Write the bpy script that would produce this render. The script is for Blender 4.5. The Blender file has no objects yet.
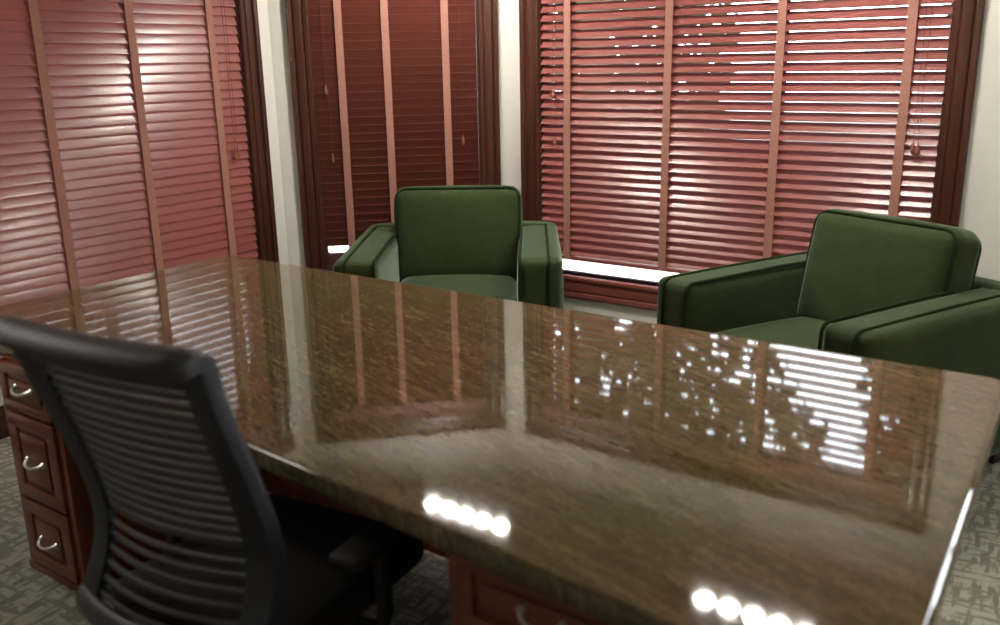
import bpy, bmesh, math, random
from mathutils import Vector, Matrix
random.seed(7)
S = bpy.context.scene
COL = S.collection
R = math.radians
Z = Vector((0, 0, 1))

# ------------------------------------------------------------------ materials
def new_mat(name):
    m = bpy.data.materials.new(name); m.use_nodes = True
    nt = m.node_tree
    b = nt.nodes['Principled BSDF']
    return m, nt, b

def setp(b, **k):
    names = dict(color='Base Color', rough='Roughness', metal='Metallic', spec='Specular IOR Level', coat='Coat Weight',
                 coat_rough='Coat Roughness', sheen='Sheen Weight', sheen_rough='Sheen Roughness', sheen_tint='Sheen Tint', ior='IOR')
    for a, v in k.items():
        if a in ('color', 'sheen_tint') and len(v) == 3: v = (*v, 1)
        b.inputs[names[a]].default_value = v

def noise(nt, scale, detail=4, rough=.55, vec=None, dist=0.0):
    n = nt.nodes.new('ShaderNodeTexNoise')
    n.inputs['Scale'].default_value = scale; n.inputs['Detail'].default_value = detail
    n.inputs['Roughness'].default_value = rough; n.inputs['Distortion'].default_value = dist
    if vec is not None: nt.links.new(vec, n.inputs['Vector'])
    return n

def ramp(nt, fac, stops):
    r = nt.nodes.new('ShaderNodeValToRGB'); e = r.color_ramp.elements
    while len(e) < len(stops): e.new(.5)
    for k, (p, c) in enumerate(stops):
        e[k].position = p; e[k].color = (*c, 1) if len(c) == 3 else c
    nt.links.new(fac, r.inputs['Fac'])
    return r

def mapping(nt, scale=(1, 1, 1), rot=(0, 0, 0), loc=(0, 0, 0)):   # turned by rot first, then scaled
    t = nt.nodes.new('ShaderNodeTexCoord'); m = nt.nodes.new('ShaderNodeMapping')
    m.vector_type = 'TEXTURE'; m.inputs['Scale'].default_value = [1 / q for q in scale]; m.inputs['Rotation'].default_value = rot; m.inputs['Location'].default_value = loc
    nt.links.new(t.outputs['Object'], m.inputs['Vector'])
    return m.outputs['Vector']

def bump(nt, b, h, strength=.2, dist=.002):
    n = nt.nodes.new('ShaderNodeBump'); n.inputs['Strength'].default_value = strength; n.inputs['Distance'].default_value = dist
    nt.links.new(h, n.inputs['Height']); nt.links.new(n.outputs['Normal'], b.inputs['Normal'])

def mixc(nt, a, bb, fac, mode='MIX'):
    n = nt.nodes.new('ShaderNodeMix'); n.data_type = 'RGBA'; n.blend_type = mode
    for s, i in ((fac, 0), (a, 6), (bb, 7)):
        if hasattr(s, 'is_linked'): nt.links.new(s, n.inputs[i])
        elif i == 0: n.inputs[0].default_value = s
        else: n.inputs[i].default_value = (*s, 1)
    return n.outputs[2]

def wood(name, c1, c2, axis='z', rough=.3, coat=.3, fine=1.0, bmp=.05):
    m, nt, b = new_mat(name)
    sc = {'z': (26, 26, 1.4), 'x': (1.4, 26, 26), 'y': (26, 1.4, 26)}[axis]
    v = mapping(nt, tuple(s * fine for s in sc))
    n = noise(nt, 1.0, 6, .6, v, .6)
    r = ramp(nt, n.outputs['Fac'], [(.3, c1), (.72, c2)])
    nt.links.new(r.outputs['Color'], b.inputs['Base Color'])
    setp(b, rough=rough, coat=coat, coat_rough=.15)
    if bmp: bump(nt, b, n.outputs['Fac'], bmp, .001)
    return m

def plain(name, c, rough=.5, vary=.08, scale=12, **k):
    m, nt, b = new_mat(name)
    n = noise(nt, scale, 3, .5, mapping(nt))
    lo = tuple(x * (1 - vary) for x in c); hi = tuple(min(1, x * (1 + vary)) for x in c)
    r = ramp(nt, n.outputs['Fac'], [(.3, lo), (.7, hi)])
    nt.links.new(r.outputs['Color'], b.inputs['Base Color'])
    setp(b, rough=rough, **k)
    return m

M = {}
M['wall'] = plain('warm_white_paint', (.76, .74, .68), .6, .03, 3)
M['ceiling'] = plain('ceiling_paint', (.74, .70, .60), .8, .03, 5)
M['casing'] = wood('dark_mahogany_casing', (.040, .011, .005), (.072, .020, .010), 'z', .38, .2)
M['casing_h'] = wood('dark_mahogany_casing_level', (.040, .011, .005), (.072, .020, .010), 'x', .38, .2)
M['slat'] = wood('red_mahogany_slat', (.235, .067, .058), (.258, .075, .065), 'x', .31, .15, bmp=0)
M['slat_shaded'] = wood('shaded_red_mahogany_slat', (.105, .026, .018), (.130, .034, .024), 'x', .30, .2, bmp=0)  # same slat wood, darkened: shade on the down-facing slats put into the colour
M['valance'] = wood('satin_red_mahogany', (.185, .058, .051), (.215, .070, .062), 'x', .5, 0, bmp=0)
M['tape'] = plain('rose_brown_cloth_tape', (.36, .165, .125), .85, .12, 160)
M['cord'] = plain('dark_red_cord', (.13, .035, .03), .8, .1, 80)
M['tassel'] = plain('red_wood_tassel', (.26, .09, .065), .35, .1, 60)
M['desk_wood'] = wood('cherry_wood', (.13, .030, .012), (.25, .064, .026), 'z', .3, .35)
M['desk_wood_h'] = wood('cherry_wood_level', (.13, .030, .012), (.25, .064, .026), 'x', .3, .35)
M['steel'] = plain('satin_nickel', (.62, .60, .56), .28, .05, 30, metal=1.0)
M['black'] = plain('black_plastic', (.008, .008, .009), .6, .1, 40)
M['frame_plastic'] = plain('dark_graphite_plastic', (.016, .019, .026), .48, .1, 40)
M['slat_plastic'] = plain('grey_plastic_slat', (.046, .046, .041), .40, .1, 40)
M['seat_fabric'] = plain('charcoal_seat_fabric', (.010, .010, .011), .95, .3, 300)
M['sash'] = plain('white_window_sash', (.78, .78, .76), .4, .03, 10)
M['lamp_housing'] = plain('white_lamp_housing', (.8, .79, .76), .4, .03, 10)
M['bark'] = wood('grey_brown_bark', (.07, .05, .035), (.15, .11, .08), 'z', .9, 0)
M['leaf'] = plain('green_leaves', (.03, .05, .022), .7, .4, 3)
M['foliage'] = M['leaf']
M['pavement'] = plain('pale_concrete', (.42, .41, .38), .85, .12, 2)

# velvet
def velvet():
    m, nt, b = new_mat('green_velvet')
    v = mapping(nt, (1, 1, 1))
    n1 = noise(nt, 5, 4, .6, v, .5); n2 = noise(nt, 90, 2, .6, v)
    r1 = ramp(nt, n1.outputs['Fac'], [(.3, (.022, .034, .009)), (.55, (.030, .044, .012)), (.8, (.039, .055, .018))])
    r2 = ramp(nt, n2.outputs['Fac'], [(.3, (.85, .85, .85)), (.7, (1.08, 1.08, 1.08))])
    nt.links.new(mixc(nt, r1.outputs['Color'], r2.outputs['Color'], 1.0, 'MULTIPLY'), b.inputs['Base Color'])
    setp(b, rough=.85, sheen=.5, sheen_rough=.35, sheen_tint=(.62, .82, .66), spec=.2)
    bump(nt, b, n2.outputs['Fac'], .12, .001)
    return m
M['velvet'] = velvet()
M['piping'] = plain('dark_green_piping', (.013, .026, .009), .9, .1, 60, spec=.1)

def granite():
    m, nt, b = new_mat('brown_green_granite')
    v1 = mapping(nt, (2.2, 15, 1), (0, 0, R(-15)))
    v2 = mapping(nt, (9, 75, 1), (0, 0, R(-21)))
    v3 = mapping(nt, (1, 1, 1))
    a = noise(nt, 1.3, 9, .68, v1, 1.6)
    f = noise(nt, 1.6, 8, .72, v2, 1.2)
    sp = noise(nt, 170, 3, .7, v3)
    big = noise(nt, 1.3, 3, .5, v3, .6)
    c1 = ramp(nt, a.outputs['Fac'], [(.28, (.034, .025, .014)), (.45, (.088, .065, .037)), (.58, (.135, .103, .062)), (.74, (.26, .21, .14))])
    c2 = ramp(nt, f.outputs['Fac'], [(.36, (.028, .020, .011)), (.52, (.098, .072, .042)), (.62, (.20, .155, .098)), (.74, (.50, .41, .29))])
    c3 = ramp(nt, sp.outputs['Fac'], [(.35, (.62, .62, .62)), (.65, (1.28, 1.28, 1.28))])
    c4 = ramp(nt, big.outputs['Fac'], [(.38, (.93, 1.04, .76)), (.62, (1.14, .95, .84))])
    x = mixc(nt, c1.outputs['Color'], c2.outputs['Color'], .55)
    x = mixc(nt, x, c3.outputs['Color'], 1.0, 'MULTIPLY')
    x = mixc(nt, x, c4.outputs['Color'], 1.0, 'MULTIPLY')
    nt.links.new(x, b.inputs['Base Color'])
    setp(b, rough=.04, ior=1.5)
    return m
M['granite'] = granite()

def carpet():
    m, nt, b = new_mat('grey_patterned_carpet')
    va = mapping(nt, (46, 9, 1), (0, 0, R(4))); vb = mapping(nt, (9, 46, 1), (0, 0, R(4)))
    a = noise(nt, 1.0, 2, .5, va); c = noise(nt, 1.0, 2, .5, vb)
    pile = noise(nt, 420, 2, .7, mapping(nt))
    ra = ramp(nt, a.outputs['Fac'], [(.50, (0, 0, 0)), (.58, (1, 1, 1))])
    rc = ramp(nt, c.outputs['Fac'], [(.50, (0, 0, 0)), (.58, (1, 1, 1))])
    x = mixc(nt, (.40, .39, .325), (.20, .19, .155), ra.outputs['Color'])
    x = mixc(nt, x, (.235, .225, .185), rc.outputs['Color'])
    rp = ramp(nt, pile.outputs['Fac'], [(.3, (.6, .6, .6)), (.7, (1.2, 1.2, 1.2))])
    x = mixc(nt, x, rp.outputs['Color'], 1.0, 'MULTIPLY')
    nt.links.new(x, b.inputs['Base Color']); setp(b, rough=.95, spec=.1)
    bump(nt, b, pile.outputs['Fac'], .5, .004)
    return m
M['carpet'] = carpet()

def glass():
    m = bpy.data.materials.new('window_glass'); m.use_nodes = True
    nt = m.node_tree; nt.nodes.clear()
    o = nt.nodes.new('ShaderNodeOutputMaterial'); mx = nt.nodes.new('ShaderNodeMixShader')
    t = nt.nodes.new('ShaderNodeBsdfTransparent'); g = nt.nodes.new('ShaderNodeBsdfGlossy'); f = nt.nodes.new('ShaderNodeFresnel')
    g.inputs['Roughness'].default_value = .02; t.inputs['Color'].default_value = (.96, .98, .97, 1)
    nt.links.new(f.outputs['Fac'], mx.inputs['Fac']); nt.links.new(t.outputs[0], mx.inputs[1]); nt.links.new(g.outputs[0], mx.inputs[2])
    nt.links.new(mx.outputs[0], o.inputs['Surface'])
    return m
M['glass'] = glass()

def emit(name, c, s):
    m, nt, b = new_mat(name)
    b.inputs['Base Color'].default_value = (.9, .9, .9, 1)
    b.inputs['Emission Color'].default_value = (*c, 1); b.inputs['Emission Strength'].default_value = s
    return m
M['bulb'] = emit('lit_bulb', (1, .95, .86), 290)

# ------------------------------------------------------------------ mesh helpers
def empty(name, loc=(0, 0, 0), rz=0.0):
    o = bpy.data.objects.new(name, None); COL.objects.link(o); o.location = loc; o.rotation_euler = (0, 0, rz); o.empty_display_size = .1
    return o

def tag(o, label=None, cat=None, group=None, kind=None):
    if label: o['label'] = label
    if cat: o['category'] = cat
    if group: o['group'] = group
    if kind: o['kind'] = kind
    return o

def build(name, bm, mat, parent=None, smooth=True, angle=40):
    bmesh.ops.recalc_face_normals(bm, faces=bm.faces[:])
    me = bpy.data.meshes.new(name); bm.to_mesh(me); bm.free()
    me.materials.append(mat)
    if smooth:
        for p in me.polygons: p.use_smooth = True
        me.set_sharp_from_angle(angle=R(angle))
    o = bpy.data.objects.new(name, me); COL.objects.link(o)
    if parent: o.parent = parent
    return o

def box(bm, lo, hi, bev=0.0, mat=None, seg=2):
    c = [(a + b) / 2 for a, b in zip(lo, hi)]; s = [abs(b - a) for a, b in zip(lo, hi)]
    mx = Matrix.Translation(c) @ Matrix.Diagonal((*s, 1))
    r = bmesh.ops.create_cube(bm, size=1.0, matrix=mx)
    if bev > 0:
        es = list({e for v in r['verts'] for e in v.link_edges})
        g = bmesh.ops.bevel(bm, geom=es, offset=bev, segments=seg, affect='EDGES', profile=.5)
    return bm

def tube(bm, pts, rad, n=8, closed=False, caps=True):
    pts = [Vector(p) for p in pts]; N = len(pts); rings = []
    rads = rad if isinstance(rad, (list, tuple)) else [rad] * N
    prev = None
    for i, p in enumerate(pts):
        if closed: d = pts[(i + 1) % N] - pts[i - 1]
        else: d = pts[min(i + 1, N - 1)] - pts[max(i - 1, 0)]
        d.normalize()
        if prev is None:
            a = d.orthogonal().normalized()
        else:
            a = prev - d * prev.dot(d)
            a = a.normalized() if a.length > 1e-6 else d.orthogonal().normalized()
        prev = a; b = d.cross(a)
        rings.append([bm.verts.new(p + (a * math.cos(t) + b * math.sin(t)) * rads[i]) for t in [2 * math.pi * k / n for k in range(n)]])
    for i in range(N if closed else N - 1):
        A, B = rings[i], rings[(i + 1) % N]
        for k in range(n): bm.faces.new((A[k], A[(k + 1) % n], B[(k + 1) % n], B[k]))
    if caps and not closed:
        bm.faces.new(rings[0][::-1]); bm.faces.new(rings[-1])
    return bm

def strip(bm, sections, closed_section=True):
    """loft a list of equal-length point rings"""
    rings = [[bm.verts.new(p) for p in s] for s in sections]
    n = len(rings[0])
    for A, B in zip(rings, rings[1:]):
        for k in range(n if closed_section else n - 1):
            bm.faces.new((A[k], A[(k + 1) % n], B[(k + 1) % n], B[k]))
    if closed_section:
        bm.faces.new(rings[0][::-1]); bm.faces.new(rings[-1])
    return bm

def prism(bm, poly, z0, z1):
    a = [bm.verts.new((x, y, z0)) for x, y in poly]; b = [bm.verts.new((x, y, z1)) for x, y in poly]
    n = len(poly)
    bm.faces.new(a[::-1]); bm.faces.new(b)
    for k in range(n): bm.faces.new((a[k], a[(k + 1) % n], b[(k + 1) % n], b[k]))
    return bm

def soft_box(bm, size, r, n=10, puff=(0, 0, 0), xf=None, corner=None):
    """rounded upholstered block, centred; faces swell by puff"""
    hx, hy, hz = [s / 2 for s in size]
    tmp = bmesh.new()
    bmesh.ops.create_cube(tmp, size=2.0)
    bmesh.ops.subdivide_edges(tmp, edges=tmp.edges[:], cuts=n, use_grid_fill=True)
    cr = corner or r
    for v in tmp.verts:
        # concentrate the rings near the borders so that the rounding is smooth
        u = [math.copysign(1 - (1 - abs(c)) ** 1.6, c) for c in v.co]
        p = Vector((u[0] * hx, u[1] * hy, u[2] * hz))
        q = Vector((max(-hx + r, min(hx - r, p.x)), max(-hy + r, min(hy - r, p.y)), max(-hz + r, min(hz - r, p.z))))
        d = p - q
        if d.length > 1e-9: p = q + d.normalized() * r
        c = v.co
        fx = (1 - c.y ** 2) * (1 - c.z ** 2); fy = (1 - c.x ** 2) * (1 - c.z ** 2); fz = (1 - c.x ** 2) * (1 - c.y ** 2)
        p.x += math.copysign(puff[0] * max(0, fx) * abs(c.x) ** 3, c.x)
        p.y += math.copysign(puff[1] * max(0, fy) * abs(c.y) ** 3, c.y)
        p.z += math.copysign(puff[2] * max(0, fz) * abs(c.z) ** 3, c.z)
        v.co = xf @ p if xf is not None else p
    me = bpy.data.meshes.new('tmp'); tmp.to_mesh(me); tmp.free(); bm.from_mesh(me); bpy.data.meshes.remove(me)
    return bm

def rrect(w, h, r, n=6):
    pts = []
    for cx, cy, a0 in ((w / 2 - r, h / 2 - r, 0), (-w / 2 + r, h / 2 - r, 90), (-w / 2 + r, -h / 2 + r, 180), (w / 2 - r, -h / 2 + r, 270)):
        for k in range(n + 1):
            a = R(a0 + 90 * k / n); pts.append((cx + r * math.cos(a), cy + r * math.sin(a)))
    return pts

# ------------------------------------------------------------------ room shell
XL, YB, XR, YR, H = -3.89, 4.28, 2.35, -1.9, 2.45
C1 = Vector((XL, 3.41, 0)); C2 = Vector((-3.02, YB, 0))
SILL, HEAD = .362, 2.05
WT = .16                                                  # wall thickness

bm = bmesh.new(); prism(bm, [(XL - .2, YR - .2), (XR + .2, YR - .2), (XR + .2, YB + .2), (C2.x - .08, YB + .2), (XL - .2, C1.y + .08)], -.12, 0)
tag(build('floor', bm, M['carpet'], smooth=False), kind='structure')
bm = bmesh.new(); prism(bm, [(XL - .2, YR - .2), (XR + .2, YR - .2), (XR + .2, YB + .2), (C2.x - .08, YB + .2), (XL - .2, C1.y + .08)], H, H + .12)
tag(build('ceiling', bm, M['ceiling'], smooth=False), kind='structure')

def wall_frame(P, D):
    """origin P on the room face at floor level, local x along D, local y outdoors"""
    o = math.atan2(D.y, D.x)
    return P, o

def wall(name, P, rz, length, openings, ext0=0.0, ext1=0.0):
    """local x 0..length along the room face, y 0..WT outdoors"""
    bm = bmesh.new(); x = -ext0
    for (a, b, z0, z1) in openings:
        box(bm, (x, 0, 0), (a, WT, H)); box(bm, (a, 0, 0), (b, WT, z0)); box(bm, (a, 0, z1), (b, WT, H)); x = b
    box(bm, (x, 0, 0), (length + ext1, WT, H))
    o = build(name, bm, M['wall'], smooth=False); o.location = P; o.rotation_euler = (0, 0, rz)
    return tag(o, kind='structure')

# left wall: local x runs +Y, outdoors is -X  -> rotation 90 deg
wall('wall_left', (XL, YR, 0), R(90), C1.y - YR, [(1.49 - YR, 3.21 - YR, SILL, HEAD)], .16, .0)
BAY_RZ = math.atan2(C2.y - C1.y, C2.x - C1.x); BAY_L = (C2 - C1).length
SB = -(-3.89 + 3.41) / 2 ** .5                            # s of the image fit -> local x
wall('wall_bay', C1, BAY_RZ, BAY_L, [(-.137 + SB, .769 + SB, SILL, HEAD)])
W4 = (.84, 1.70)
wall('wall_back', (C2.x, YB, 0), 0, XR - C2.x, [(-2.76 - C2.x, -.738 - C2.x, SILL, HEAD), (W4[0] - C2.x, W4[1] - C2.x, SILL, HEAD)], 0, .16)
wall('wall_right', (XR, YB, 0), R(-90), YB - YR, [], 0, .16)
wall('wall_front', (XR, YR, 0), R(180), XR - XL, [])

def baseboard(name, P, rz, a, b):
    bm = bmesh.new()
    prof = [(0, 0), (-.018, 0), (-.018, .105), (-.012, .125), (-.010, .140), (0, .140)]
    strip(bm, [[(x, y, z) for y, z in prof] for x in (a, b)])
    o = build(name, bm, M['casing_h'], smooth=False); o.location = P; o.rotation_euler = (0, 0, rz)
    return tag(o, kind='structure')
baseboard('baseboard_left', (XL, YR, 0), R(90), 0, C1.y - YR)
baseboard('baseboard_bay', C1, BAY_RZ, 0, BAY_L)
baseboard('baseboard_back', (C2.x, YB, 0), 0, 0, XR - C2.x)
baseboard('baseboard_right', (XR, YB, 0), R(-90), 0, YB - YR)
baseboard('baseboard_front', (XR, YR, 0), R(180), 0, XR - XL)

def window(n, P, rz, a, b, cols=2):
    """sash and pane in the opening, then the mahogany casing, sill and apron as trim"""
    root = empty('window_%d' % n, P, rz); tag(root, kind='structure')
    bm = bmesh.new(); y0, y1 = .058, .105
    f = .035
    e = .004
    box(bm, (a, .074, SILL), (b, .090, SILL + e)); box(bm, (a, y0, HEAD - f), (b, y1, HEAD))
    box(bm, (a, y0, SILL + e), (a + f * .6, y1, HEAD - f)); box(bm, (b - f * .6, y0, SILL + e), (b, y1, HEAD - f))
    for k in range(1, cols):
        x = a + (b - a) * k / cols
        box(bm, (x - .018, y0, SILL + e), (x + .018, y1, HEAD - f))
    fr = build('window_frame', bm, M['casing'], root, smooth=False)
    bm = bmesh.new(); box(bm, (a + f * .6 - .005, .080, SILL + e - .003), (b - f * .6 + .005, .084, HEAD - f + .005))
    build('pane', bm, M['glass'], root, smooth=False)
    # casing
    w = .112
    prof = [(0, 0), (0, -.014), (.006, -.020), (.024, -.020), (.030, -.014), (.036, -.020), (.055, -.024), (.074, -.020), (.080, -.014), (.086, -.026), (.106, -.030), (w, -.024), (w, 0)]
    bm = bmesh.new()
    strip(bm, [[(a - u, y, z) for u, y in prof] for z in (SILL - .022, HEAD + .0)])
    strip(bm, [[(b + u, y, z) for u, y in prof] for z in (SILL - .022, HEAD + .0)])
    strip(bm, [[(x, y, HEAD + u) for u, y in prof] for x in (a - w, b + w)])
    # jamb lining
    box(bm, (a - .004, 0, SILL), (a + .006, .075, HEAD)); box(bm, (b - .006, 0, SILL), (b + .004, .075, HEAD)); box(bm, (a, 0, HEAD - .006), (b, .075, HEAD + .004))
    t = build('trim_%d' % n, bm, M['casing'], smooth=True, angle=25); t.location = P; t.rotation_euler = (0, 0, rz)
    tag(t, kind='structure')
    # sill and apron
    bm = bmesh.new()
    box(bm, (a - w - .01, -.032, SILL - .024), (b + w + .01, .075, SILL), .006)
    ap = [(0, 0), (-.012, 0), (-.020, .014), (-.020, .034), (-.012, .040), (-.020, .048), (-.024, .080), (-.024, .105), (0, .105)]
    strip(bm, [[(x, y, SILL - .130 + z) for y, z in ap] for x in (a - w, b + w)])
    t = build('trim_%d' % (n + 4), bm, M['slat'], smooth=True, angle=25); t.location = P; t.rotation_euler = (0, 0, rz)
    tag(t, kind='structure')

LP, LR = Vector((XL, 0, 0)), R(90)
window(1, LP, LR, 1.49, 3.21, 2)
BP = C1 - Vector((math.cos(BAY_RZ), math.sin(BAY_RZ), 0)) * (-SB) * -1 if False else C1 + Vector((math.cos(BAY_RZ), math.sin(BAY_RZ), 0)) * SB
window(2, BP, BAY_RZ, -.137, .769, 1)
RP = Vector((0, YB, 0))
window(3, RP, 0, -2.76, -.738, 1)
window(4, RP, 0, W4[0], W4[1], 2)

# ------------------------------------------------------------------ blinds
PITCH = .0445
def blind(P, rz, a, b, tilt, tapes, slat_bot, rail_z, cords, mat, label, group, jitter=.0, stack=0):
    """local x along the wall, y outdoors, the room edge of a slat is low for tilt > 0"""
    root = empty('wooden_blind', (*P[:2], 0), rz); tag(root, label, 'window blind', group)
    a += .0075; b -= .0075
    top = 1.945
    n = int((top - slat_bot) / PITCH)
    wid, th = .050, .0040
    yc = .004 + wid / 2 * math.cos(R(abs(tilt)))
    bm = bmesh.new()
    m = 6
    for k in range(n + 1):
        zc = slat_bot + .022 + k * PITCH
        t = R(tilt + random.uniform(-jitter, jitter)); ct, st = math.cos(t), math.sin(t)
        sec = []
        for j in range(m + 1):                            # crowned upper face
            s = -wid / 2 + wid * j / m
            c = .0010 * (1 - (2 * s / wid) ** 2)
            sec.append((s, c + th / 2))
        sec += [(s, c - th) for s, c in sec[::-1]]
        ring = [(yc + s * ct - c * st, zc + s * st + c * ct) for s, c in sec]
        strip(bm, [[(x, y, z) for y, z in ring] for x in (a, b)])
    build('slat_panel', bm, mat, root, True, 30)
    ztop_slat = slat_bot + .022 + n * PITCH
    # head valance with a stepped profile
    bm = bmesh.new()
    vp = [(.045, 0), (-.004, 0), (-.010, .006), (-.010, .022), (-.004, .028), (-.004, .070), (-.012, .080), (-.016, .100), (.045, .100)]
    strip(bm, [[(x, y, 1.948 + z) for y, z in vp] for x in (a - .004, b + .004)])
    build('valance', bm, M['valance'], root, False)
    bm = bmesh.new(); box(bm, (a, -.004 + .006, rail_z), (b, .052, rail_z + .020), .004)
    if stack:                                              # spare slats lying on the rail
        for k in range(stack): box(bm, (a, .004, rail_z + .022 + .0066 * k), (b, .054, rail_z + .0262 + .0066 * k), .001)
    rail = build('bottom_rail', bm, mat, root, True, 30)
    for x in tapes:
        bm = bmesh.new(); box(bm, (x, -.0035, rail_z + .004), (x + .040, -.0018, 1.952))
        build('ladder_tape', bm, M['tape'], root, False)
        bm = bmesh.new(); box(bm, (x, .056, rail_z + .004), (x + .040, .0575, 1.952))
        build('ladder_tape', bm, M['tape'], root, False)
    for x, z in cords:
        bm = bmesh.new(); tube(bm, [(x, -.008, 1.955), (x + .001, -.009, (z + 1.95) / 2), (x, -.008, z + .03)], .0013, 6)
        c = build('pull_cord', bm, M['cord'], root)
        bm = bmesh.new()
        prof = [(.0025, .036), (.0045, .030), (.0060, .020), (.0085, .006), (.0095, -.004), (.0075, -.012), (.003, -.016)]
        rings = [[(x + r * math.cos(q), -.0095 + r * math.sin(q), z + h) for q in [2 * math.pi * i / 10 for i in range(10)]] for r, h in prof]
        strip(bm, rings)
        build('tassel', bm, M['tassel'], c)
    return root

blind(LP, LR, 1.49, 3.21, 69, [1.685, 2.128, 2.571, 3.014], SILL + .03, SILL + .005, [(3.105, 1.075), (3.122, 1.085)], M['slat'],
      'wide closed red wooden blind at the left, lamp glare on its upper slats', 'wooden window blinds')
blind(BP, BAY_RZ, -.137, .769, -72, [.0, .247, .570], .530, .366, [(-.068, 1.381), (-.055, 1.015), (.672, 1.089)], M['slat_shaded'],
      'shaded red narrow wooden blind with three tapes in the corner window behind an armchair', 'wooden window blinds', stack=16)
blind(RP, 0, -2.76, -.738, 52, [-2.604, -2.026, -1.471, -.917], .475, .447, [(-2.668, 1.34), (-2.656, 1.09), (-.842, 1.125), (-.822, 1.118)], M['slat'],
      'wide red wooden blind with half open sunlit slats and four tapes on the back window', 'wooden window blinds', .8)

# ------------------------------------------------------------------ desk
DT = .75; TH = .042
desk = empty('desk', (-1.65, 1.75, 0)); tag(desk, 'large executive desk with a polished brown granite top and cherry wood drawers', 'desk')
OFF = Matrix.Translation((1.65, -1.75, 0))
def dpart(name, bm, mat, parent=desk, **k):
    if parent is desk: bm.transform(OFF)
    else: bm.transform(OFF)
    return build(name, bm, mat, parent, **k)

outline = [(-3.18, 1.30), (-.150, 1.03), (-.205, 2.462), (-3.18, 2.462)]
def round_poly(P, r, n=6):
    out = []
    N = len(P)
    for i in range(N):
        p = Vector(P[i]); a = (Vector(P[i - 1]) - p).normalized(); b = (Vector(P[(i + 1) % N]) - p).normalized()
        ang = a.angle(b); d = r / math.tan(ang / 2); c = p + (a + b).normalized() * (r / math.sin(ang / 2))
        s = p + a * d - c; e = p + b * d - c
        a0 = math.atan2(s.y, s.x); a1 = math.atan2(e.y, e.x); da = (a1 - a0 + math.pi) % (2 * math.pi) - math.pi
        for k in range(n + 1):
            t = a0 + da * k / n; out.append((c.x + r * math.cos(t), c.y + r * math.sin(t)))
    return out
def inset(P, d):
    out = []; N = len(P)
    for i in range(N):
        a = Vector(P[i]) - Vector(P[i - 1]); b = Vector(P[(i + 1) % N]) - Vector(P[i])
        na = Vector((-a.y, a.x)).normalized(); nb = Vector((-b.y, b.x)).normalized(); nn = (na + nb).normalized()
        p = Vector(P[i]) + nn * d / max(.3, nn.dot(nb)); out.append((p.x, p.y))
    return out
op = round_poly(outline, .05, 8)
bm = bmesh.new(); rings = []
prof = [(.004, DT - TH), (0, DT - TH + .006)]
for k in range(7):
    t = math.pi / 2 * k / 6; rings_d = .015 * (1 - math.cos(t)); prof.append((rings_d, DT - .028 + .028 * math.sin(t)))
for d, z in prof: rings.append([(x, y, z) for x, y in inset(op, d)])
strip(bm, rings)
wt = dpart('worktop', bm, M['granite'], angle=50)
for p in wt.data.polygons:
    if abs(p.normal.z) > .999: p.use_smooth = False


def pedestal(x0, x1, y0, y1):
    bm = bmesh.new()
    box(bm, (x0, y0, .03), (x1, y1, DT - TH)); box(bm, (x0 + .02, y0 + .03, 0), (x1 - .02, y1 - .02, .03))
    for x in (x0 - .001, x1 - .034):                        # corner stiles proud of the carcase, with feet
        box(bm, (x, y0 - .012, .0), (x + .035, y0 + .02, DT - TH), .004)
    box(bm, (x0 - .006, y0 - .018, .0), (x1 + .006, y0 + .0, .028), .004)
    # raised side panel
    for s, x in ((1, x1), (-1, x0)):
        lo, hi = sorted((x, x + s * .010)); box(bm, (lo, y0 + .05, .08), (hi, y1 - .05, DT - TH - .05), .006)
    dpart('pedestal', bm, M['desk_wood'], smooth=True, angle=25)
    w0, w1 = x0 + .030, x1 - .030; xm = (x0 + x1) / 2
    for z0, z1, zh in ((.555, .70, .637), (.268, .545, .405), (.035, .258, .140)):
        bm = bmesh.new()
        yf = y0 - .016
        fr = .045 if z1 - z0 > .18 else .03
        box(bm, (w0, yf, z0), (w1, y0, z1), .004)
        box(bm, (w0, yf - .006, z0), (w1, yf + .002, z0 + fr), .003); box(bm, (w0, yf - .006, z1 - fr), (w1, yf + .002, z1), .003)
        box(bm, (w0, yf - .006, z0 + fr - .002), (w0 + fr, yf + .002, z1 - fr + .002), .003); box(bm, (w1 - fr, yf - .006, z0 + fr - .002), (w1, yf + .002, z1 - fr + .002), .003)
        box(bm, (w0 + fr + .012, yf - .007, z0 + fr + .012), (w1 - fr - .012, yf, z1 - fr - .012), .006)
        d = dpart('drawer', bm, M['desk_wood_h'], smooth=True, angle=25)
        bm = bmesh.new(); L = .042
        pts = []
        for k in range(13):
            t = -1 + 2 * k / 12; pts.append((xm + t * L, yf - .008 - .021 * (1 - t ** 4), zh - .011 * (1 - t * t)))
        tube(bm, pts, [.0058 - .0015 * (1 - abs(-1 + 2 * k / 12)) for k in range(13)], 8)
        for s in (-1, 1):
            tube(bm, [(xm + s * L, yf - .002, zh), (xm + s * L, yf - .012, zh)], [.012, .008], 12)
        dpart('handle', bm, M['steel'], d)
pedestal(-2.745, -2.43, 1.25, 1.95)
pedestal(-.93, -.515, 1.14, 1.95)
bm = bmesh.new(); box(bm, (-2.44, 1.93, .06), (-.92, 1.955, DT - TH)); 
for k in range(3):
    x0 = -2.40 + k * .49; box(bm, (x0, 1.948, .14), (x0 + .44, 1.965, .62), .01)
dpart('modesty_panel', bm, M['desk_wood'], smooth=True, angle=25)
bm = bmesh.new(); box(bm, (-2.43, 1.60, DT - TH - .06), (-.93, 1.63, DT - TH)); box(bm, (-3.02, 1.40, DT - TH - .05), (-2.745, 1.90, DT - TH)); box(bm, (-.515, 1.3, DT - TH - .05), (-.36, 1.9, DT - TH))
dpart('apron_rail', bm, M['desk_wood_h'], smooth=False)

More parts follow.
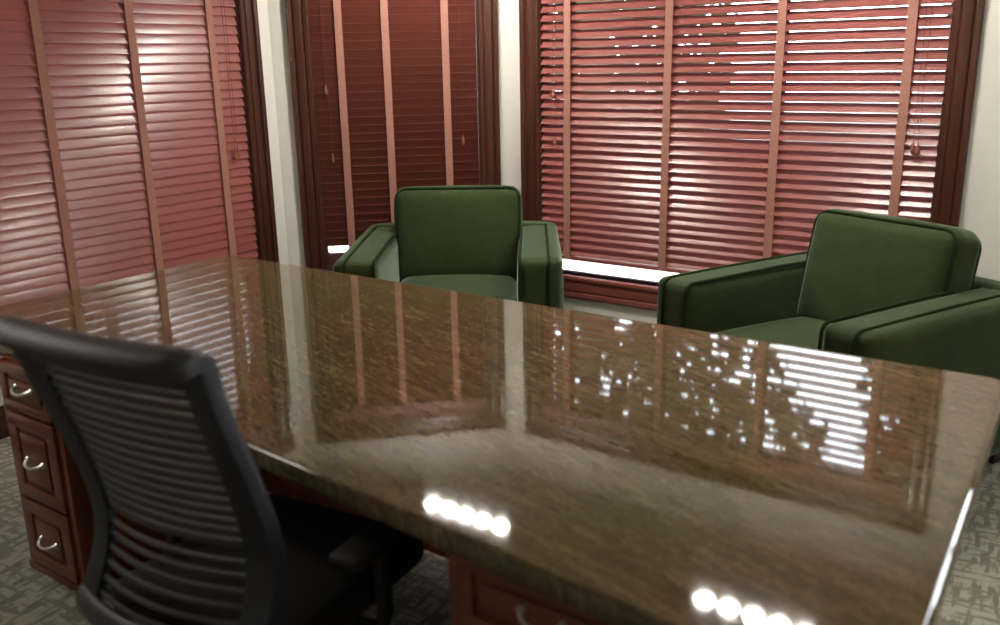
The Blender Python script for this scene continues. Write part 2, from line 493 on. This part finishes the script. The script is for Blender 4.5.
# ------------------------------------------------------------------ armchairs
def make_armchair(loc, facing, label, group):
    """local +y is the front"""
    rz = math.atan2(facing[1], facing[0]) - math.pi / 2
    root = empty('armchair', (loc[0], loc[1], 0), rz); tag(root, label, 'armchair', group)
    W, AW, D = 1.04, .213, 1.0
    AT = .68
    bm = bmesh.new(); soft_box(bm, (W - 2 * AW + .04, D - .06, .24), .02, 8, xf=Matrix.Translation((0, 0, .20)))
    build('base', bm, M['velvet'], root)
    # outer back
    bm = bmesh.new(); soft_box(bm, (W - .06, .17, .58), .045, 10, (0, .01, .005), Matrix.Translation((0, -D / 2 + .085, .40)) @ Matrix.Rotation(R(2), 4, 'X'))
    build('back_frame', bm, M['velvet'], root)
    for s in (-1, 1):
        xc = s * (W / 2 - AW / 2)
        bm = bmesh.new()
        soft_box(bm, (AW - .02, D - .005, AT - .075), .028, 12, (.016, .010, .006), Matrix.Translation((xc, 0, (AT + .075) / 2)))
        a = build('arm', bm, M['velvet'], root)
        # two welts: over the top and down the front
        for off in (AW / 2 - .016, AW / 2 - .145):
            bm = bmesh.new(); x = xc - s * off
            pts = [(x, -D / 2 + .12, AT + .004), (x, 0, AT + .009), (x, D / 2 - .06, AT + .004)]
            for k in range(7):
                t = R(90 * k / 6); pts.append((x, D / 2 - .032 + .036 * math.sin(t), AT - .032 + .036 * math.cos(t)))
            pts += [(x, D / 2 + .012, AT - .25), (x, D / 2 + .004, .12)]
            tube(bm, pts, .0065, 8); build('piping', bm, M['piping'], a)
    # seat cushion
    sw = W - 2 * AW
    mt = Matrix.Translation((0, .12, .395)) @ Matrix.Rotation(R(2), 4, 'X')
    bm = bmesh.new(); soft_box(bm, (sw - .004, .74, .15), .05, 12, (0, .01, .028), mt)
    seat = build('seat_cushion', bm, M['velvet'], root)
    bm = bmesh.new(); pts = [mt @ Vector((x, y, .060)) for x, y in rrect(sw - .004, .742, .05)]
    tube(bm, pts, .006, 8, True); build('piping', bm, M['piping'], seat)
    # back cushion, reclined
    bw, bh, bt = sw + .035, .50, .19
    mt = Matrix.Translation((0, -.235, .655)) @ Matrix.Rotation(R(12), 4, 'X')
    bm = bmesh.new(); soft_box(bm, (bw, bt, bh), .055, 14, (.006, .030, .010), mt)
    back = build('back_cushion', bm, M['velvet'], root)
    for sy in (1, -1):
        bm = bmesh.new(); pts = [mt @ Vector((x, sy * (bt / 2 - .018), z)) for x, z in rrect(bw - .018, bh - .018, .062, 8)]
        tube(bm, pts, .0068, 8, True); build('piping', bm, M['piping'], back)
    for sx in (-1, 1):
        for sy in (-1, 1):
            bm = bmesh.new(); x, y = sx * (W / 2 - .09), sy * (D / 2 - .09)
            strip(bm, [[(x + cx * q, y + cy * q, z) for cx, cy in ((1, 1), (-1, 1), (-1, -1), (1, -1))] for q, z in ((.020, 0), (.030, .088))])
            build('leg', bm, M['casing'], root, False)
    return root

make_armchair((-2.74, 3.475), (.55, -.835), 'green velvet armchair in the corner between the narrow blind and the wide blind', 'green velvet armchairs')
make_armchair((-.895, 3.53), (-.40, -.917), 'green velvet armchair on the right, standing by the plain wall section at the right edge', 'green velvet armchairs')

# ------------------------------------------------------------------ office chair
ang = R(7)
f = Vector((-math.sin(ang), math.cos(ang), 0)); r = Vector((math.cos(ang), math.sin(ang), 0))
oc = Vector((-1.443, .857, 0))                             # middle of the back's top edge
chair = empty('office_chair', (oc + f * .27 + r * .014), ang)
tag(chair, 'black office chair with a slatted plastic back at the near side of the desk', 'office chair')
CH = .482                                                   # back width
PROF = [(1.09, -.030), (1.03, -.022), (.96, 0), (.88, .030), (.80, .058), (.72, .080), (.66, .090), (.60, .082), (.54, .052), (.485, .020), (.455, .004)]
def prof_y(z):
    for (z1, y1), (z0, y0) in zip(PROF, PROF[1:]):
        if z0 <= z <= z1: 
            t = (z - z0) / (z1 - z0); return y0 + (y1 - y0) * t
    return PROF[0][1] if z > PROF[0][0] else PROF[-1][1]
def sm(z):                                                 # smoothed profile
    return sum(prof_y(z + d) for d in (-.03, -.015, 0, .015, .03)) / 5
YO = -.27                                                  # chair-local y of the back plane
bend = lambda z: .020 + .035 * max(0, min(1, (1.0 - z) / .4))   # how far the middle of a slat bows backwards
def yb(x, z):
    u = x / (CH / 2); return YO + sm(z) - bend(z) * (1 - u * u)
# uprights
for s in (-1, 1):
    bm = bmesh.new(); secs = []
    for k in range(25):
        z = .475 + (1.068 - .475) * k / 24
        x1 = s * CH / 2 * (1.0 if z > .6 else 1.0 - .06 * ((.6 - z) / .14) ** 2); x0 = x1 - s * .055
        y1, y0 = yb(x1, z), yb(x0, z)
        ring = [(x1, y1 + .014, z), (x1 + s * .004, y1, z), (x1, y1 - .022, z), (x1 - s * .012, y1 - .028, z), (x0, y0 - .012, z), (x0 - s * .002, y0, z), (x0, y0 + .010, z)]
        secs.append(ring)
    strip(bm, secs); build('back_upright', bm, M['frame_plastic'], chair, True, 50)
# rolled top rail
bm = bmesh.new(); secs = []
for k in range(33):
    u = -1 + 2 * k / 32; x = u * .252 - .009
    e = max(0, (abs(u) - .86) / .14); drop = .014 * e * e
    y = yb(max(-CH / 2, min(CH / 2, x)), 1.05); pr = []
    arc = [(.014, 1.03), (.012, 1.058), (.002, 1.082), (-.018, 1.094), (-.046, 1.094), (-.072, 1.084), (-.080, 1.074), (-.076, 1.064), (-.064, 1.066), (-.042, 1.072), (-.022, 1.068), (-.014, 1.050), (-.012, 1.025)]
    sc = 1 - .2 * e * e
    for dy, z in arc:
        pr.append((x, y + dy * (sc if dy < 0 else 1), z + (.011 if z > 1.04 else 0) - drop * (1 if dy < -.02 else .6)))
    secs.append(pr)
strip(bm, secs); build('top_rail', bm, M['frame_plastic'], chair, True, 60)
# bottom rail
bm = bmesh.new(); secs = []
for k in range(25):
    u = -1 + 2 * k / 24; x = u * CH / 2 * .96
    y = yb(x, .47); secs.append([(x, y + .022 * math.cos(t), .492 + .030 * math.sin(t)) for t in [2 * math.pi * j / 12 for j in range(12)]])
strip(bm, secs); build('bottom_rail', bm, M['slat_plastic'], chair)
# slats
bm = bmesh.new()
zs = [(1.005 - .0225 * k, .0075) for k in range(15)] + [(.650 - .027 * k, .0042) for k in range(6)]
for z, hh in zs:
    secs = []
    for k in range(17):
        x = (-1 + 2 * k / 16) * (CH / 2 - .045); y = yb(x, z); 
        secs.append([(x, y + .004, z + hh), (x, y - .004, z + hh * .9), (x, y - .006, z), (x, y - .004, z - hh * .9), (x, y + .004, z - hh)])
    strip(bm, secs)
build('back_slats', bm, M['slat_plastic'], chair, True, 50)
bm = bmesh.new(); soft_box(bm, (.50, .50, .085), .035, 10, (0, 0, .012), Matrix.Translation((0, .045, .445)))
build('seat', bm, M['seat_fabric'], chair)
bm = bmesh.new()
secs = []
for k in range(9):                                         # spine from under the seat to the back's bottom rail
    t = k / 8; y = .02 + (YO - .06 - .02) * t; z = .375 + .085 * t ** 2; w = .05
    secs.append([(-w, y, z - .018), (w, y, z - .018), (w, y, z + .012), (-w, y, z + .012)])
strip(bm, secs); build('back_support', bm, M['black'], chair, True, 30)
for s in (-1, 1):
    bm = bmesh.new()
    tube(bm, [(s * .20, .04, .385), (s * .29, .04, .39), (s * .305, .04, .44), (s * .305, .03, .60)], [.016, .018, .018, .016], 10)
    soft_box(bm, (.075, .24, .03), .013, 6, (0, 0, .003), Matrix.Translation((s * .305, .03, .615)))
    build('armrest', bm, M['black'], chair)
bm = bmesh.new(); tube(bm, [(0, 0, .09), (0, 0, .24), (0, 0, .242), (0, 0, .40)], [.035, .035, .022, .022], 16)
box(bm, (-.09, -.10, .375), (.09, .13, .402), .01)
build('gas_column', bm, M['black'], chair)
for k in range(5):
    a = R(72 * k + 20); d = Vector((math.cos(a), math.sin(a), 0)); q = Vector((-d.y, d.x, 0))
    bm = bmesh.new(); secs = []
    for t, w, z, h in ((.02, .030, .085, .045), (.15, .024, .085, .036), (.30, .018, .070, .026)):
        p = d * t; secs.append([p + q * w + Vector((0, 0, z)), p - q * w + Vector((0, 0, z)), p - q * w * .8 + Vector((0, 0, z + h)), p + q * w * .8 + Vector((0, 0, z + h))])
    strip(bm, secs); leg = build('base_leg', bm, M['black'], chair, True, 30)
    bm = bmesh.new()
    for s in (-1, 1):
        c = d * .295 + Vector((0, 0, .028)) + q * s * .014
        tube(bm, [c - q * .009, c - q * .007, c + q * .007, c + q * .009], [.024, .028, .028, .024], 16)
    tube(bm, [d * .295 + Vector((0, 0, .03)), d * .295 + Vector((0, 0, .075))], .008, 8)
    build('caster', bm, M['black'], leg)

# ------------------------------------------------------------------ ceiling lights
def ceiling_light(cx, cy, label, rz=0.0):
    root = empty('ceiling_light', (cx, cy, H), rz); tag(root, label, 'ceiling light', 'ceiling lights with five bulbs')
    bm = bmesh.new(); box(bm, (-.31, -.06, -.025), (.31, .06, 0), .008)
    for k in range(5):
        x = -.23 + .115 * k; rings = [[(x + q * math.cos(t), q * math.sin(t), z) for t in [2 * math.pi * j / 16 for j in range(16)]] for q, z in ((.030, -.02), (.034, -.03), (.020, -.045))]
        strip(bm, rings)
    for k in range(5):                                     # open cups around the bulbs
        x = -.23 + .115 * k; rings = [[(x + q * math.cos(t), q * math.sin(t), z) for t in [2 * math.pi * j / 16 for j in range(16)]] for q, z in ((.030, -.028), (.052, -.050), (.056, -.092), (.053, -.092), (.049, -.052), (.027, -.032))]
        strip(bm, rings)
    build('housing', bm, M['lamp_housing'], root, True, 30)
    for k in range(5):
        x = -.23 + .115 * k; bm = bmesh.new()
        bmesh.ops.create_uvsphere(bm, u_segments=14, v_segments=9, radius=.036, matrix=Matrix.Translation((x, 0, -.074)))
        build('bulb', bm, M['bulb'], root)
ceiling_light(-2.78, 3.54, 'five bulb ceiling light above the corner armchair, mirrored in the granite')
ceiling_light(-1.15, 3.50, 'five bulb ceiling light above the right armchair, mirrored at the bottom edge')

def area(loc, sx, sy, power, col, rot=(0, 0, 0)):  # unseen area lights at ceiling height, added as fill
    l = bpy.data.lights.new('unseen_ceiling_fill', 'AREA'); l.shape = 'RECTANGLE'; l.size = sx; l.size_y = sy; l.energy = power; l.color = col
    o = bpy.data.objects.new('unseen_ceiling_fill', l); COL.objects.link(o); o.location = loc; o.rotation_euler = rot
area((.7, 2.4, H - .02), .6, .6, 19, (1, .94, .84))
area((-3.45, .80, H - .02), .5, .5, 10, (1, .94, .84))

# ------------------------------------------------------------------ outdoors
bm = bmesh.new(); box(bm, (-30, -20, -.5), (30, 40, -.3))
tag(build('ground_outside', bm, M['pavement'], smooth=False), kind='structure')

def tree(loc, h, rad, n, label):
    root = empty('tree', loc); tag(root, label, 'tree', 'trees outside the windows')
    bm = bmesh.new(); tube(bm, [(0, 0, 0), (.05, .02, h * .3), (-.03, .04, h * .6), (0, 0, h * .85)], [.16, .13, .09, .04], 10)
    for k in range(9):
        a = k * 2.4; z = h * (.35 + .05 * k)
        tube(bm, [(0, .02, z), (math.cos(a) * rad * .4, math.sin(a) * rad * .4, z + .3), (math.cos(a) * rad * .8, math.sin(a) * rad * .8, z + .5)], [.05, .03, .012], 6)
    build('trunk', bm, M['bark'], root)
    bm = bmesh.new(); rnd = random.Random(5)
    for k in range(n):
        while True:
            p = Vector([rnd.uniform(-1, 1) for _ in range(3)])
            if p.length < 1: break
        c = Vector((p.x * rad, p.y * rad, h * .64 + p.z * h * .38)); s = rnd.uniform(.10, .19)
        q = Matrix.Rotation(rnd.uniform(0, 6.3), 3, Vector((rnd.uniform(-1, 1), rnd.uniform(-1, 1), rnd.uniform(-1, 1))).normalized())
        pts = [q @ Vector(v) * s + c for v in ((-1, 0, 0), (0, -.5, .1), (1, 0, 0), (0, .5, .1))]
        bm.faces.new([bm.verts.new(v) for v in pts])
    build('foliage', bm, M['leaf'], root, False)
tree((-4.4, 7.7, -.3), 8.1, 2.6, 4600, 'leafy dark green tree outside, behind the left half of the wide blind')
bm = bmesh.new(); rnd = random.Random(9)
for k in range(4200):
    p = Vector((rnd.uniform(-11, -4.5), rnd.uniform(10.7, 11.6), rnd.uniform(-.3, 3.5))); s_ = rnd.uniform(.12, .22)
    q = Matrix.Rotation(rnd.uniform(0, 6.3), 3, Vector((rnd.uniform(-1, 1), rnd.uniform(-1, 1), rnd.uniform(-1, 1))).normalized())
    bm.faces.new([bm.verts.new(q @ Vector(v) * s_ + p) for v in ((-1, 0, 0), (0, -.5, .1), (1, 0, 0), (0, .5, .1))])
tag(build('hedge', bm, M['leaf'], smooth=False), 'dark leafy hedge outside, under the tree behind the wide blind', 'hedge')
tree((.30, 8.6, -.3), 5.2, 2.2, 5200, 'smaller round tree added outside, blocking the sky behind the right end of the wide blind')  # added to keep sky out of the blind's reflection at that end

# ------------------------------------------------------------------ world
w = bpy.data.worlds.new('sky'); S.world = w; w.use_nodes = True
nt = w.node_tree; bg = nt.nodes['Background']
sky = nt.nodes.new('ShaderNodeTexSky'); sky.sky_type = 'NISHITA'; sky.sun_disc = False
sky.sun_elevation = R(42); sky.sun_rotation = R(120); sky.air_density = 1.2; sky.dust_density = 5
hz = mixc(nt, sky.outputs['Color'], (8.0, 8.2, 8.8), .75)
nt.links.new(hz, bg.inputs['Color']); bg.inputs['Strength'].default_value = 2.0

# ------------------------------------------------------------------ camera
cam = bpy.data.cameras.new('camera'); co = bpy.data.objects.new('camera', cam); COL.objects.link(co)
right = Vector((0.8170872385744405, 0.5762091527384001, -0.018747182702752788))
up = Vector((-0.14032379663975864, 0.23031446551402207, 0.9629457300759966))
back = Vector((0.5591758906242283, -0.7841799916316952, 0.2690428666014314))
mw = Matrix((right, up, back)).transposed().to_4x4(); mw.translation = (0, 0, 1.54)
co.matrix_world = mw
cam.sensor_width = 36; cam.lens = 32.77; cam.clip_start = .02
cam.dof.use_dof = True; cam.dof.focus_distance = 4.35; cam.dof.aperture_fstop = 2.2
S.camera = co
S.view_settings.view_transform = 'Standard'; S.view_settings.look = 'None'; S.view_settings.exposure = .35; S.view_settings.gamma = 1
S.view_settings.use_curve_mapping = False
